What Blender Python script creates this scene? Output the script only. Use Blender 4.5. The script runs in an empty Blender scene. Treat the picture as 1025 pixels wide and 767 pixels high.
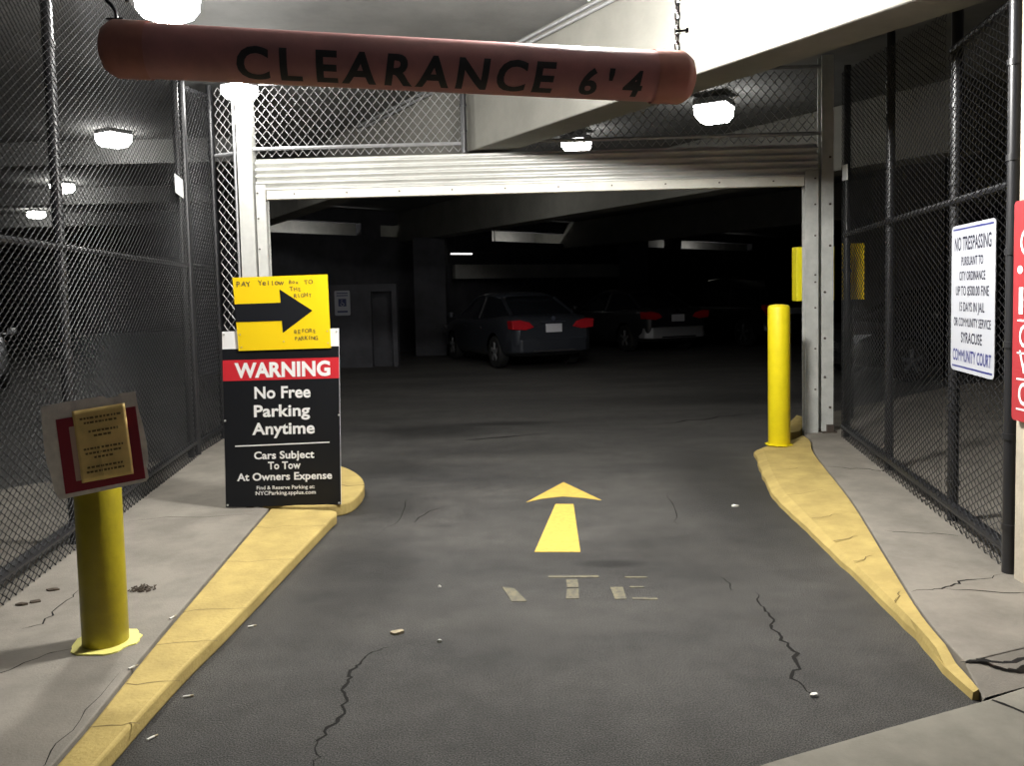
import bpy, bmesh, math, random
from mathutils import Vector, Matrix
random.seed(7)
S = bpy.context.scene
COL = S.collection
PI = math.pi
R = math.radians

# ------------------------------------------------------------------ camera, world, exposure
cam_d = bpy.data.cameras.new('camera')
cam = bpy.data.objects.new('camera', cam_d)
COL.objects.link(cam)
S.camera = cam
cam_d.sensor_width = 36
cam_d.lens = 36 * 800 / 1025
cam_d.shift_y = -41.5 / 1025
cam_d.clip_start = 0.05
cam.matrix_world = (Matrix.Translation((0, 0, 1.5)) @ Matrix.Rotation(R(90) - math.atan(47.5 / 800), 4, 'X')
                    @ Matrix.Rotation(R(-1.3), 4, 'Z'))
w = bpy.data.worlds.new('night')
S.world = w
w.use_nodes = True
w.node_tree.nodes['Background'].inputs[0].default_value = (0.55, 0.62, 0.85, 1)
w.node_tree.nodes['Background'].inputs[1].default_value = 0.02
S.view_settings.view_transform = 'Standard'
S.view_settings.look = 'None'
S.view_settings.gamma = 1
S.view_settings.use_curve_mapping = False
S.view_settings.exposure = 1.2
S.cycles.use_denoising = True
S.cycles.max_bounces = 6

# radiance of the lamp lenses (near the entrance / inside the garage)
LAMP_ENTRY = 120.0      # the lamp by the clearance bar, over the left walk
LAMP_LANE = 270.0       # the lamp over the lane, just above the frame
LAMP_GATE = 62.0       # by the left gate post
LAMP_DEEP = 10.0        # above the gate and inside
LAMP_AISLE = 17.0      # left aisle

# ------------------------------------------------------------------ materials
def mat(name, col, rough=.6, metal=0., var=.0, vscale=6., bump=0., bscale=80., spec=.5, col2=None, emit=None, coat=0., detail=6):
    m = bpy.data.materials.new(name)
    m.use_nodes = True
    nt = m.node_tree
    b = nt.nodes['Principled BSDF']
    c4 = (*col, 1)
    b.inputs['Base Color'].default_value = c4
    b.inputs['Roughness'].default_value = rough
    b.inputs['Metallic'].default_value = metal
    b.inputs['Specular IOR Level'].default_value = spec
    b.inputs['Coat Weight'].default_value = coat
    if emit:
        b.inputs['Emission Color'].default_value = c4
        b.inputs['Emission Strength'].default_value = emit
    tc = nt.nodes.new('ShaderNodeTexCoord')
    if var or col2:
        n = nt.nodes.new('ShaderNodeTexNoise')
        n.inputs['Scale'].default_value = vscale
        n.inputs['Detail'].default_value = detail
        n.inputs['Roughness'].default_value = .65
        nt.links.new(tc.outputs['Object'], n.inputs['Vector'])
        rp = nt.nodes.new('ShaderNodeValToRGB')
        c2 = col2 or tuple(max(0, c * (1 - var)) for c in col)
        c1 = col if col2 else tuple(min(1, c * (1 + var)) for c in col)
        rp.color_ramp.elements[0].position = .36
        rp.color_ramp.elements[1].position = .64
        rp.color_ramp.elements[0].color = (*c2, 1)
        rp.color_ramp.elements[1].color = (*c1, 1)
        nt.links.new(n.outputs['Fac'], rp.inputs['Fac'])
        nt.links.new(rp.outputs['Color'], b.inputs['Base Color'])
    if bump:
        n2 = nt.nodes.new('ShaderNodeTexNoise')
        n2.inputs['Scale'].default_value = bscale
        n2.inputs['Detail'].default_value = 4
        nt.links.new(tc.outputs['Object'], n2.inputs['Vector'])
        bp = nt.nodes.new('ShaderNodeBump')
        bp.inputs['Strength'].default_value = bump
        bp.inputs['Distance'].default_value = .01
        nt.links.new(n2.outputs['Fac'], bp.inputs['Height'])
        nt.links.new(bp.outputs['Normal'], b.inputs['Normal'])
    return m

def asphalt_mat():
    m = mat('asphalt', (.1, .1, .1), rough=.62, spec=.35)
    nt = m.node_tree
    L = nt.links.new
    b = nt.nodes['Principled BSDF']
    tc = nt.nodes['Texture Coordinate']
    def noise(scale, det=6, rgh=.6, vec=None):
        n = nt.nodes.new('ShaderNodeTexNoise')
        n.inputs['Scale'].default_value = scale
        n.inputs['Detail'].default_value = det
        n.inputs['Roughness'].default_value = rgh
        L(vec or tc.outputs['Object'], n.inputs['Vector'])
        return n
    def ramp(src, p0, p1, c0, c1):
        r = nt.nodes.new('ShaderNodeValToRGB')
        r.color_ramp.elements[0].position = p0
        r.color_ramp.elements[1].position = p1
        r.color_ramp.elements[0].color = (*c0, 1)
        r.color_ramp.elements[1].color = (*c1, 1)
        L(src, r.inputs['Fac'])
        return r.outputs['Color']
    def mix(mode, fac, a, c):
        x = nt.nodes.new('ShaderNodeMix')
        x.data_type = 'RGBA'
        x.blend_type = mode
        if hasattr(fac, 'links'):
            L(fac, x.inputs['Factor'])
        else:
            x.inputs['Factor'].default_value = fac
        L(a, x.inputs['A'])
        L(c, x.inputs['B'])
        return x.outputs['Result']
    # streaks along x (tyre wear across the aisle), patches, grit
    mp = nt.nodes.new('ShaderNodeMapping')
    mp.inputs['Scale'].default_value = (.35, 1.0, 1)
    L(tc.outputs['Object'], mp.inputs['Vector'])
    big = ramp(noise(1.3, 7, .62, mp.outputs['Vector']).outputs['Fac'], .33, .62, (.043, .042, .041), (.076, .073, .069))
    grit = ramp(noise(190, 2, .6).outputs['Fac'], .40, .62, (.32, .32, .32), (1.95, 1.92, 1.86))
    c = mix('MULTIPLY', 1.0, big, grit)
    mid = ramp(noise(5.5, 6, .7).outputs['Fac'], .35, .65, (.8, .8, .8), (1.15, 1.15, 1.15))
    c = mix('MULTIPLY', 1.0, c, mid)
    # oil stains with a shape of their own
    wob = noise(3.0, 4)
    for (x, y, rx, ry, k) in ((-.75, 8.9, .55, .4, .55), (.1, 9.25, .55, .12, .6), (-1.1, 7.1, .5, .35, .5), (.2, 7.7, .9, .3, .25),
                              (1.75, 6.2, .4, 1.4, .45), (-.9, 5.7, .35, .4, .4), (-.3, 2.75, 1.0, .5, .25), (.55, 4.35, .16, .06, .5),
                              (1.2, 4.6, .5, .5, .3), (-.8, 4.4, .25, .8, .3), (3.5, 11, 2.2, .5, .4)):
        mpp = nt.nodes.new('ShaderNodeMapping')
        mpp.vector_type = 'TEXTURE'
        mpp.inputs['Location'].default_value = (x, y, 0)
        mpp.inputs['Scale'].default_value = (rx, ry, 1)
        L(tc.outputs['Object'], mpp.inputs['Vector'])
        ad = nt.nodes.new('ShaderNodeMix')
        ad.data_type = 'VECTOR'
        ad.inputs['Factor'].default_value = .35
        L(mpp.outputs['Vector'], ad.inputs['A'])
        L(wob.outputs['Color'], ad.inputs['B'])
        ln = nt.nodes.new('ShaderNodeVectorMath')
        ln.operation = 'LENGTH'
        L(ad.outputs['Result'], ln.inputs[0])
        st = ramp(ln.outputs['Value'], .45, .95, (1 - k,) * 3, (1, 1, 1))
        c = mix('MULTIPLY', 1.0, c, st)
    L(c, b.inputs['Base Color'])
    bn = noise(160, 3, .7)
    bp = nt.nodes.new('ShaderNodeBump')
    bp.inputs['Strength'].default_value = .9
    bp.inputs['Distance'].default_value = .012
    L(bn.outputs['Fac'], bp.inputs['Height'])
    L(bp.outputs['Normal'], b.inputs['Normal'])
    return m

M = dict(
    asphalt=asphalt_mat(),
    crack=mat('crack_dirt', (.018, .017, .016), .95, spec=.1),
    walk=mat('walk_concrete', (.205, .186, .158), .85, var=.16, vscale=3.5, bump=.25, bscale=120, spec=.25),
    apron=mat('apron_concrete', (.205, .192, .16), .85, var=.14, vscale=4, bump=.2, bscale=150, spec=.25),
    curb=mat('yellow_curb_paint', (.45, .34, .12), .8, col2=(.34, .255, .09), vscale=5, bump=.35, bscale=60, spec=.25),
    curbjoint=mat('curb_joint', (.16, .115, .04), .9),
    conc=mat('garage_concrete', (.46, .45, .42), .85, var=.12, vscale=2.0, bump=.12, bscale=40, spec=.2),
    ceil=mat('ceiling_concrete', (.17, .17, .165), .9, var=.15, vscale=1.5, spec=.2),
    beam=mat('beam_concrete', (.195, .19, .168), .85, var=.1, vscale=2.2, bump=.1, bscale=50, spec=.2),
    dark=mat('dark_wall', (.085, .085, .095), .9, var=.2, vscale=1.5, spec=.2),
    pier=mat('pier_concrete', (.45, .40, .32), .85, var=.12, vscale=5, bump=.3, bscale=60, spec=.2),
    black=mat('black_vinyl', (.016, .016, .018), .38, spec=.6),
    wire=mat('black_coated_wire', (.010, .010, .011), .4, spec=.5),
    lwire=mat('left_black_wire', (.016, .016, .017), .5, spec=.35),  # black wire of the left fences, slightly greyer than the right one
    galv=mat('galvanised_wire', (.42, .42, .42), .45, metal=.5),
    galvpost=mat('galvanised_post', (.36, .36, .37), .45, metal=.5, var=.12, vscale=12),
    white_steel=mat('pale_painted_steel', (.56, .56, .53), .5, var=.07, vscale=8, spec=.4),
    steel=mat('grey_painted_steel', (.46, .465, .44), .55, var=.12, vscale=6, spec=.4),
    slat=mat('shutter_slats', (.55, .55, .52), .42, metal=.2, var=.08, vscale=3),
    bar=mat('shutter_bar', (.68, .66, .58), .5, var=.08, vscale=6),
    rust=mat('dark_rust', (.06, .045, .035), .8),
    pipe=mat('faded_red_pipe', (.40, .17, .16), .5, col2=(.30, .135, .13), vscale=5, bump=.05, bscale=30, spec=.4),
    pipecap=mat('faded_orange_cap', (.34, .135, .10), .5, var=.12, vscale=8, spec=.4),
    letter=mat('black_lettering', (.012, .012, .014), .7),
    chain=mat('dark_chain', (.02, .02, .022), .45, metal=.6),
    ybol=mat('yellow_bollard_paint', (.78, .64, .012), .4, var=.06, vscale=5, spec=.4, bump=.05, bscale=25),
    ybolshade=mat('shaded_yellow_bollard_paint', (.34, .28, .01), .42, col2=(.27, .22, .01), vscale=7, bump=.12, bscale=30, spec=.4),  # yellow darkened in the colour to stand in for this bollard's shade
    yring=mat('spilled_yellow_paint', (.85, .78, .22), .6),
    yplastic=mat('yellow_sign_face', (.90, .62, .004), .5),
    ybox=mat('yellow_box_paint', (.90, .78, .012), .5),
    signblack=mat('black_sign_face', (.008, .009, .012), .5, spec=.3),
    signred=mat('red_sign_face', (.62, .022, .035), .5),
    signwhite=mat('white_sign_face', (.90, .90, .90), .5),
    signedge=mat('sign_core', (.7, .7, .72), .6),
    trespass=mat('white_enamel', (.40, .41, .445), .4),
    navy=mat('navy_ink', (.03, .035, .16), .5),
    ink=mat('grey_ink', (.02, .02, .035), .6),
    redpanel=mat('red_pier_sign_face', (.36, .03, .036), .5),
    card=mat('dirty_white_card', (.74, .69, .61), .75, var=.15, vscale=14),
    cardedge=mat('torn_card_edge', (.045, .04, .036), .9, var=.4, vscale=40),
    cardred=mat('dark_red_card', (.25, .012, .025), .6),
    paper=mat('aged_yellow_paper', (.80, .58, .21), .6, var=.1, vscale=9),
    tape=mat('clear_tape', (.50, .34, .26), .3),
    papertext=mat('faded_print', (.17, .11, .035), .8),
    roadyellow=mat('road_paint', (.60, .42, .075), .8, col2=(.50, .34, .065), vscale=22, bump=.3, bscale=160),
    roadworn=mat('worn_road_paint', (.17, .15, .095), .85, col2=(.09, .083, .066), vscale=30, bump=.4, bscale=160),
    litter=mat('white_scrap', (.7, .68, .62), .8),
    leaf=mat('dry_leaf', (.05, .035, .022), .8, var=.3, vscale=60),
    leafpale=mat('pale_leaf', (.32, .27, .18), .8, var=.2, vscale=60),
    housing=mat('lamp_housing', (.12, .12, .12), .5),
    bluesign=mat('blue_sign_panel', (.03, .04, .12), .5),
    glass=mat('tinted_car_glass', (.012, .014, .018), .08, spec=.6),
    rubber=mat('tyre_rubber', (.012, .012, .012), .75),
    alloy=mat('alloy_wheel', (.42, .42, .43), .3, metal=.8),
    chrome=mat('car_chrome', (.6, .6, .62), .15, metal=1),
    tail=mat('red_tail_lamp', (.5, .012, .02), .2, spec=.7),
    headl=mat('clear_head_lamp', (.75, .75, .78), .15, spec=.8),
    plate=mat('licence_plate', (.62, .62, .66), .5),
    trim=mat('black_plastic', (.015, .015, .016), .55),
    carblue=mat('dark_blue_grey_paint', (.045, .05, .062), .3, metal=.45, coat=.6),
    cargrey=mat('dark_grey_paint', (.03, .031, .036), .3, metal=.3, coat=.6),
    carsilver=mat('silver_bumper_paint', (.42, .42, .43), .35, metal=.4),
    carblack=mat('black_car_paint', (.012, .012, .014), .25, coat=.7),
    carwhite=mat('silver_car_paint', (.5, .5, .52), .3, metal=.4, coat=.5),
)
def lens(name, s):
    return mat(name, (1.0, .985, .94), .5, emit=s)
M['lens_entry'] = lens('lens_entry', LAMP_ENTRY)
M['lens_lane'] = lens('lens_lane', LAMP_LANE)
M['lens_gate'] = lens('lens_gate', LAMP_GATE)
M['lens_deep'] = lens('lens_deep', LAMP_DEEP)
M['lens_inner_fill'] = lens('lens_inner_fill', 10.0)
M['lens_aisle'] = lens('lens_aisle', LAMP_AISLE)

# ------------------------------------------------------------------ mesh helpers
class MB:
    def __init__(s):
        s.v, s.f, s.m = [], [], []
    def add(s, vs, fs, mi=0):
        n = len(s.v)
        s.v += [tuple(v) for v in vs]
        s.f += [tuple(n + i for i in f) for f in fs]
        s.m += [mi] * len(fs)
        return s
    def box(s, c, d, mi=0, rot=None):
        x, y, z = d[0] / 2, d[1] / 2, d[2] / 2
        vs = [Vector((sx * x, sy * y, sz * z)) for sz in (-1, 1) for sx, sy in ((-1, -1), (1, -1), (1, 1), (-1, 1))]
        if rot is not None:
            vs = [rot @ v for v in vs]
        vs = [v + Vector(c) for v in vs]
        return s.add(vs, [(3, 2, 1, 0), (4, 5, 6, 7), (0, 1, 5, 4), (1, 2, 6, 5), (2, 3, 7, 6), (3, 0, 4, 7)], mi)
    def box2(s, a, b, mi=0):
        return s.box([(a[i] + b[i]) / 2 for i in range(3)], [abs(b[i] - a[i]) for i in range(3)], mi)
    def prism(s, poly, z0, z1, mi=0, side=None, fn=None):
        # poly: list of (x, y), extruded along z; fn maps (x,y,z) -> point
        a = sum(poly[i][0] * poly[(i + 1) % len(poly)][1] - poly[(i + 1) % len(poly)][0] * poly[i][1] for i in range(len(poly)))
        if a < 0:
            poly = poly[::-1]
        fn = fn or (lambda x, y, z: (x, y, z))
        n = len(poly)
        vs = [fn(p[0], p[1], z0) for p in poly] + [fn(p[0], p[1], z1) for p in poly]
        s.add(vs, [tuple(range(n - 1, -1, -1)), tuple(range(n, 2 * n))], mi)
        k = len(s.v) - 2 * n
        for i in range(n):
            j = (i + 1) % n
            s.f.append((k + i, k + j, k + n + j, k + n + i))
            s.m.append(mi if side is None else side)
        return s
    def tube(s, path, r, n=8, mi=0, cap=True, closed=False):
        pts = [Vector(p) for p in path]
        N = len(pts)
        rr = r if isinstance(r, (list, tuple)) else [r] * N
        vs, fs = [], []
        ref = None
        for i, p in enumerate(pts):
            if closed:
                t = (pts[(i + 1) % N] - pts[i - 1]).normalized()
            else:
                t = (pts[min(i + 1, N - 1)] - pts[max(i - 1, 0)]).normalized()
            if ref is None:
                ref = Vector((0, 0, 1)) if abs(t.z) < .9 else Vector((1, 0, 0))
            u = (ref - t * ref.dot(t)).normalized()
            ref = u
            q = t.cross(u)
            for k in range(n):
                a = 2 * PI * k / n
                vs.append(p + (u * math.cos(a) + q * math.sin(a)) * rr[i])
        for i in range(N if closed else N - 1):
            j = (i + 1) % N
            for k in range(n):
                l = (k + 1) % n
                fs.append((i * n + k, i * n + l, j * n + l, j * n + k))
        if cap and not closed:
            fs.append(tuple(range(n - 1, -1, -1)))
            fs.append(tuple((N - 1) * n + k for k in range(n)))
        return s.add(vs, fs, mi)
    def lathe(s, prof, n=24, c=(0, 0, 0), mi=0):
        vs, fs = [], []
        for r, z in prof:
            for k in range(n):
                a = 2 * PI * k / n
                vs.append((c[0] + r * math.cos(a), c[1] + r * math.sin(a), c[2] + z))
        for i in range(len(prof) - 1):
            for k in range(n):
                l = (k + 1) % n
                fs.append((i * n + k, i * n + l, (i + 1) * n + l, (i + 1) * n + k))
        fs.append(tuple(range(n - 1, -1, -1)))
        fs.append(tuple((len(prof) - 1) * n + k for k in range(n)))
        return s.add(vs, fs, mi)
    def grid(s, rows, mi=0, closed=False):
        # rows: list of equal length point lists
        n = len(rows[0])
        vs = [p for r in rows for p in r]
        fs = []
        for i in range(len(rows) - 1):
            for k in range(n if closed else n - 1):
                l = (k + 1) % n
                fs.append((i * n + k, i * n + l, (i + 1) * n + l, (i + 1) * n + k))
        return s.add(vs, fs, mi)
    def strip(s, pts, w, z, mi=0, jit=.3, sub=5, taper=True):
        # wobbly flat crack along (x, y) points
        P = []
        for i in range(len(pts) - 1):
            for k in range(sub):
                t = k / sub
                a, b = pts[i], pts[i + 1]
                L = math.hypot(b[0] - a[0], b[1] - a[1])
                j = L / sub * jit
                P.append((a[0] + (b[0] - a[0]) * t + random.uniform(-j, j), a[1] + (b[1] - a[1]) * t + random.uniform(-j, j)))
        P.append(pts[-1])
        N = len(P)
        vs, fs = [], []
        for i, p in enumerate(P):
            a, b = P[max(i - 1, 0)], P[min(i + 1, N - 1)]
            dx, dy = b[0] - a[0], b[1] - a[1]
            l = math.hypot(dx, dy) or 1
            e = (min(1, 3 * i / N + .15, 3 * (N - 1 - i) / N + .15) if taper else 1)
            ww = w * .5 * e * random.uniform(.55, 1.35)
            vs += [(p[0] - dy / l * ww, p[1] + dx / l * ww, z), (p[0] + dy / l * ww, p[1] - dx / l * ww, z)]
        for i in range(N - 1):
            fs.append((2 * i + 1, 2 * i + 3, 2 * i + 2, 2 * i))
        return s.add(vs, fs, mi)
    def build(s, name, mats, parent=None, smooth=False, bevel=0, subsurf=0, loc=None):
        me = bpy.data.meshes.new(name)
        me.from_pydata(s.v, [], s.f)
        for m in (mats if isinstance(mats, (list, tuple)) else [mats]):
            me.materials.append(m)
        me.polygons.foreach_set('material_index', s.m)
        if smooth:
            me.polygons.foreach_set('use_smooth', [True] * len(s.f))
            me.set_sharp_from_angle(angle=R(40))
        me.update()
        o = bpy.data.objects.new(name, me)
        COL.objects.link(o)
        if parent:
            o.parent = parent
        if loc:
            o.location = loc
        if bevel:
            b = o.modifiers.new('bevel', 'BEVEL')
            b.width = bevel
            b.segments = 2
            b.limit_method = 'ANGLE'
        if subsurf:
            b = o.modifiers.new('subsurf', 'SUBSURF')
            b.levels = b.render_levels = subsurf
        return o

def tag(o, label, cat, group=None, kind=None):
    o['label'] = label
    o['category'] = cat
    if group:
        o['group'] = group
    if kind:
        o['kind'] = kind
    return o
def thing(name, label, cat, loc=(0, 0, 0), rz=0, group=None):
    o = bpy.data.objects.new(name, None)
    o.empty_display_size = .1
    COL.objects.link(o)
    o.location = loc
    o.rotation_euler = (0, 0, rz)
    return tag(o, label, cat, group)
def struct(o, label=None):
    o['kind'] = 'structure'
    if label:
        o['label'] = label
    return o
def smooth_path(pts, n=6):
    out = []
    for i in range(len(pts) - 1):
        p0, p1, p2, p3 = pts[max(i - 1, 0)], pts[i], pts[i + 1], pts[min(i + 2, len(pts) - 1)]
        for k in range(n):
            t = k / n
            out.append(tuple(.5 * ((2 * p1[d]) + (-p0[d] + p2[d]) * t + (2 * p0[d] - 5 * p1[d] + 4 * p2[d] - p3[d]) * t * t
                                   + (-p0[d] + 3 * p1[d] - 3 * p2[d] + p3[d]) * t ** 3) for d in range(len(p1))))
    out.append(tuple(pts[-1]))
    return out

_glyphs = {}
def _type(txt, bold, res):
    c = bpy.data.curves.new('lettering', 'FONT')
    c.body = txt
    c.size = 1
    c.offset = bold
    c.resolution_u = res
    c.align_x = 'CENTER'
    o = bpy.data.objects.new('lettering', c)
    COL.objects.link(o)
    dg = bpy.context.evaluated_depsgraph_get()
    dg.update()
    me = bpy.data.meshes.new_from_object(o.evaluated_get(dg))
    vs, fs = [tuple(v.co) for v in me.vertices], [tuple(p.vertices) for p in me.polygons]
    area = sum(p.area for p in me.polygons)
    cnt = {}
    for f_ in fs:
        for i in range(len(f_)):
            k = tuple(sorted((f_[i], f_[i - 1])))
            cnt[k] = cnt.get(k, 0) + 1
    per = sum(math.dist(vs[a_], vs[b_]) for (a_, b_), n_ in cnt.items() if n_ == 1)
    bpy.data.objects.remove(o)
    bpy.data.meshes.remove(me)
    bpy.data.curves.remove(c)
    return vs, fs, area, per
def _glyph(ch, bold):
    """one character, emboldened as far as its outline still fills cleanly"""
    if (ch, bold) not in _glyphs:
        base = _type(ch, 0, 4)
        best = base
        for b_ in (bold, bold * .93, bold * 1.06, bold * .85, bold * .75, bold * .62, bold * .5, bold * .3):
            ok = False
            for res in (4, 3, 5, 6):
                r_ = _type(ch, b_, res)
                if base[2] + .75 * base[3] * b_ - 1e-6 <= r_[2] <= base[2] + 1.35 * base[3] * b_ + 1e-6:
                    best, ok = r_, True
                    break
            if ok or bold <= 0:
                break
        if bold < 0:
            best = _type(ch, bold, 4)
        _glyphs[(ch, bold)] = best
    return _glyphs[(ch, bold)]
_adv = {}
def _extent(txt):
    if txt not in _adv:
        vs = _type(txt, 0, 3)[0]
        _adv[txt] = (min(v[0] for v in vs), max(v[0] for v in vs))
    return _adv[txt]
def glyph_mesh(txt, bold):
    if len(txt) == 1 or not bold:
        return _type(txt, 0, 4)[:2] if not bold else _glyph(txt, bold)[:2]
    # right edge of each prefix (left aligned on a stem) gives the spacing
    V, Fc = [], []
    x0 = _extent('I' + txt[0])[0]
    for i, ch in enumerate(txt):
        if ch == ' ':
            continue
        lo, hi = _extent('I' + txt[:i + 1])
        right = hi - lo
        vs, fs = _glyph(ch, bold)[:2]
        cl, chh = _extent(ch)
        mx = (max(v[0] for v in vs) + min(v[0] for v in vs)) / 2
        sh = right - (chh - cl) / 2 - mx + .012 * i
        n_ = len(V)
        V += [(v[0] + sh, v[1], 0) for v in vs]
        Fc += [tuple(n_ + k for k in f_) for f_ in fs]
    return V, Fc
def text(mb, txt, cx, base, cap, fn, width=None, bold=.0, mi=0, italic=0, rot=0, fine=False):
    """write txt centred at cx on baseline 'base' with capital height 'cap'; fn maps (u, v) to a point"""
    vs, fs = glyph_mesh(txt, bold)
    k = cap / .73
    if fine:
        bm = bmesh.new()
        bv = [bm.verts.new(v) for v in vs]
        for f_ in fs:
            try:
                bm.faces.new([bv[i] for i in f_])
            except ValueError:
                pass
        for i in range(1, 24):
            bmesh.ops.bisect_plane(bm, geom=bm.verts[:] + bm.edges[:] + bm.faces[:], plane_co=(0, -.05 + i * .038, 0), plane_no=(0, 1, 0))
        bm.verts.index_update()
        vs, fs = [tuple(v.co) for v in bm.verts], [tuple(v.index for v in f_.verts) for f_ in bm.faces]
        bm.free()
    xs = [v[0] for v in vs]
    mid = (min(xs) + max(xs)) / 2
    kx = width / (max(xs) - min(xs)) if width else k
    ca, sa = math.cos(rot), math.sin(rot)
    P = []
    for v in vs:
        x, y = (v[0] - mid) * kx + v[1] * k * italic, v[1] * k
        P.append(fn(cx + x * ca - y * sa, base + x * sa + y * ca))
    mb.add(P, fs, mi)

# ------------------------------------------------------------------ floor, walks, curbs
f = MB()
f.add([(-26, -3, 0), (26, -3, 0), (26, 45, 0), (-26, 45, 0)], [(0, 1, 2, 3)], 0)
zc = .0015
f.strip([(1.179, 3.886), (1.159, 3.637), (1.126, 3.438), (1.136, 3.193), (1.054, 2.984), (1.072, 2.81)], .015, zc, 1, jit=.5, sub=7)
f.strip([(1.06, 4.1), (1.08, 4.0), (1.07, 3.9)], .008, zc, 1)
f.strip([(-.658, 2.45), (-.686, 2.641), (-.642, 2.802), (-.673, 2.986), (-.675, 3.133), (-.638, 3.283), (-.55, 3.35)], .014, zc, 1, jit=.5, sub=7)
f.strip([(-.514, 8.193), (-.154, 8.321), (.379, 8.493)], .035, zc, 1)
f.strip([(1.58, 8.917), (2.151, 9.193), (2.838, 9.555)], .035, zc, 1)
f.strip([(-.688, 5.077), (-.602, 5.497), (-.5, 5.6)], .006, zc, 1)
f.strip([(1.0, 5.0), (1.1, 5.3), (1.15, 5.9)], .005, zc, 1)
f.strip([(-.9, 4.9), (-.75, 5.4), (-.8, 6.0)], .004, zc, 1)
floor = struct(f.build('floor', [M['asphalt'], M['crack']]))

WZ = .07
outL = smooth_path([(-1.44, 1.5), (-1.448, 2.405), (-1.534, 3.388), (-1.681, 5.409)], 5)
inL = smooth_path([(-1.33, 1.5), (-1.325, 2.4), (-1.316, 3.019), (-1.275, 3.6), (-1.20, 5.131)], 5) + [(-1.19, 5.22), (-1.205, 5.30), (-1.25, 5.335)]
c = MB()
c.prism(outL + inL[::-1], 0, WZ, 0)
for i, y in enumerate((2.35, 2.62, 2.92, 3.27, 3.62, 4.3, 4.95)):
    xa = -1.44 - (y - 2.4) * .08
    c.strip([(xa, y), (-1.28 + (y - 3) * .04, y + .02)], .005, WZ + .0008, 2, taper=False)
struct(c.build('curb', [M['curb'], M['crack'], M['curbjoint']], bevel=.012), 'yellow painted curb along the left edge of the lane')
# rounded curb nose behind the warning sign
nose = smooth_path([(-1.75, 5.45), (-1.45, 5.40), (-1.2, 5.43), (-1.13, 5.62), (-1.14, 5.97), (-1.24, 6.3), (-1.42, 6.62), (-1.75, 7.0), (-2.2, 7.7)], 5) \
    + [(-2.42, 7.6), (-2.0, 6.9), (-1.7, 6.5), (-1.62, 6.0), (-1.75, 5.6)]
c = MB()
c.prism(nose, 0, .085, 0)
c.strip([(-1.62, 6.0), (-1.14, 5.97)], .012, .0857, 1, taper=False)
struct(c.build('curb', [M['curb'], M['crack']], bevel=.012), 'rounded yellow curb end behind the warning sign')
# left walk
wl = [(x - .014, y) for x, y in outL] + [(-1.775, 5.45), (-1.775, 5.6), (-1.66, 6.0), (-1.74, 6.5), (-2.04, 6.92), (-2.45, 7.62),
      (-2.6, 8.7), (-3.15, 8.7), (-3.1, 7.3), (-3.7, 6.5), (-5.5, 4.6), (-6.5, 1.5)]
c = MB()
c.prism(wl, 0, WZ, 0)
c.strip([(-2.35, 2.92), (-2.02, 3.028), (-1.943, 3.197), (-1.84, 3.25)], .006, WZ + .0008, 1)
c.strip([(-2.2, 3.45), (-2.145, 3.506), (-2.17, 3.75), (-2.2, 3.937)], .008, WZ + .0008, 1)
c.strip([(-2.5, 5.2), (-1.69, 5.25)], .008, WZ + .0008, 1)
c.strip([(-1.56, 3.0), (-1.52, 2.6), (-1.47, 2.3)], .004, WZ + .0008, 1)
struct(c.build('sidewalk', [M['walk'], M['crack']], bevel=.006), 'concrete walk on the left')

outR = smooth_path([(2.80, 7.68), (2.75, 7.35), (2.567, 6.776), (2.244, 5.302), (1.912, 4.03), (1.738, 3.344), (1.672, 2.907), (1.655, 2.80)], 5)
inR = smooth_path([(2.62, 7.48), (2.36, 7.34), (2.18, 7.17), (2.108, 6.87), (1.952, 6.21), (1.84, 5.607), (1.80, 5.081), (1.738, 4.166), (1.69, 3.376), (1.635, 2.985), (1.63, 2.80)], 5)
def resample(P, n):
    ds = [0]
    for i in range(1, len(P)):
        ds.append(ds[-1] + math.dist(P[i], P[i - 1]))
    out = []
    for k in range(n):
        q = ds[-1] * k / (n - 1)
        i = max(j for j in range(len(P) - 1) if ds[j] <= q + 1e-9)
        t_ = (q - ds[i]) / (ds[i + 1] - ds[i])
        out.append((P[i][0] + (P[i + 1][0] - P[i][0]) * t_, P[i][1] + (P[i + 1][1] - P[i][1]) * t_))
    return out
ro, ri = resample(outR, 50), resample(inR, 50)
c = MB()
rows = []
random.seed(11)
for k in range(50):
    jx = random.uniform(-.006, .006)
    (xo, yo_), (xi, yi) = ro[k], ri[k]
    zo = WZ - (.03 if k > 46 else 0)
    rows.append([(xo, yo_, 0), (xo, yo_, zo), (xi + (xo - xi) * .15, yi + (yo_ - yi) * .15, zo - .012), (xi + jx, yi, .03), (xi + jx - .004, yi, 0)])
c.grid(rows)
c.add(rows[0], [(0, 1, 2, 3, 4)])
c.add(rows[-1], [(4, 3, 2, 1, 0)])
for y, xa, xb in ((6.3, 2.05, 2.44), (5.55, 1.90, 2.28), (4.95, 1.85, 2.12), (4.5, 1.80, 2.02), (4.15, 1.765, 1.93), (3.62, 1.72, 1.79)):
    c.strip([(xa, y - .06), (xb, y + .05)], .006, WZ - .004, 2, taper=False)
struct(c.build('curb', [M['curb'], M['crack'], M['curbjoint']], bevel=.012), 'curving yellow curb along the right edge of the lane')
c = MB()
c.prism([(2.50, 7.56), (2.80, 7.76), (3.16, 8.5), (3.12, 8.75), (2.66, 7.86)], 0, .10, 0)
struct(c.build('curb', [M['curb']], bevel=.01), 'short yellow curb wedge behind the right bollard')
wr = [(x + .014, y) for x, y in outR if y > 2.97] + [(1.69, 2.95), (2.4, 3.21), (9, 5.7), (9, 12.8), (6.2, 11.2), (3.9, 9.3), (3.32, 8.85), (3.1, 8.3), (2.88, 7.86)]
c = MB()
c.prism(wr, 0, WZ, 0)
zc = WZ + .0008
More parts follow.
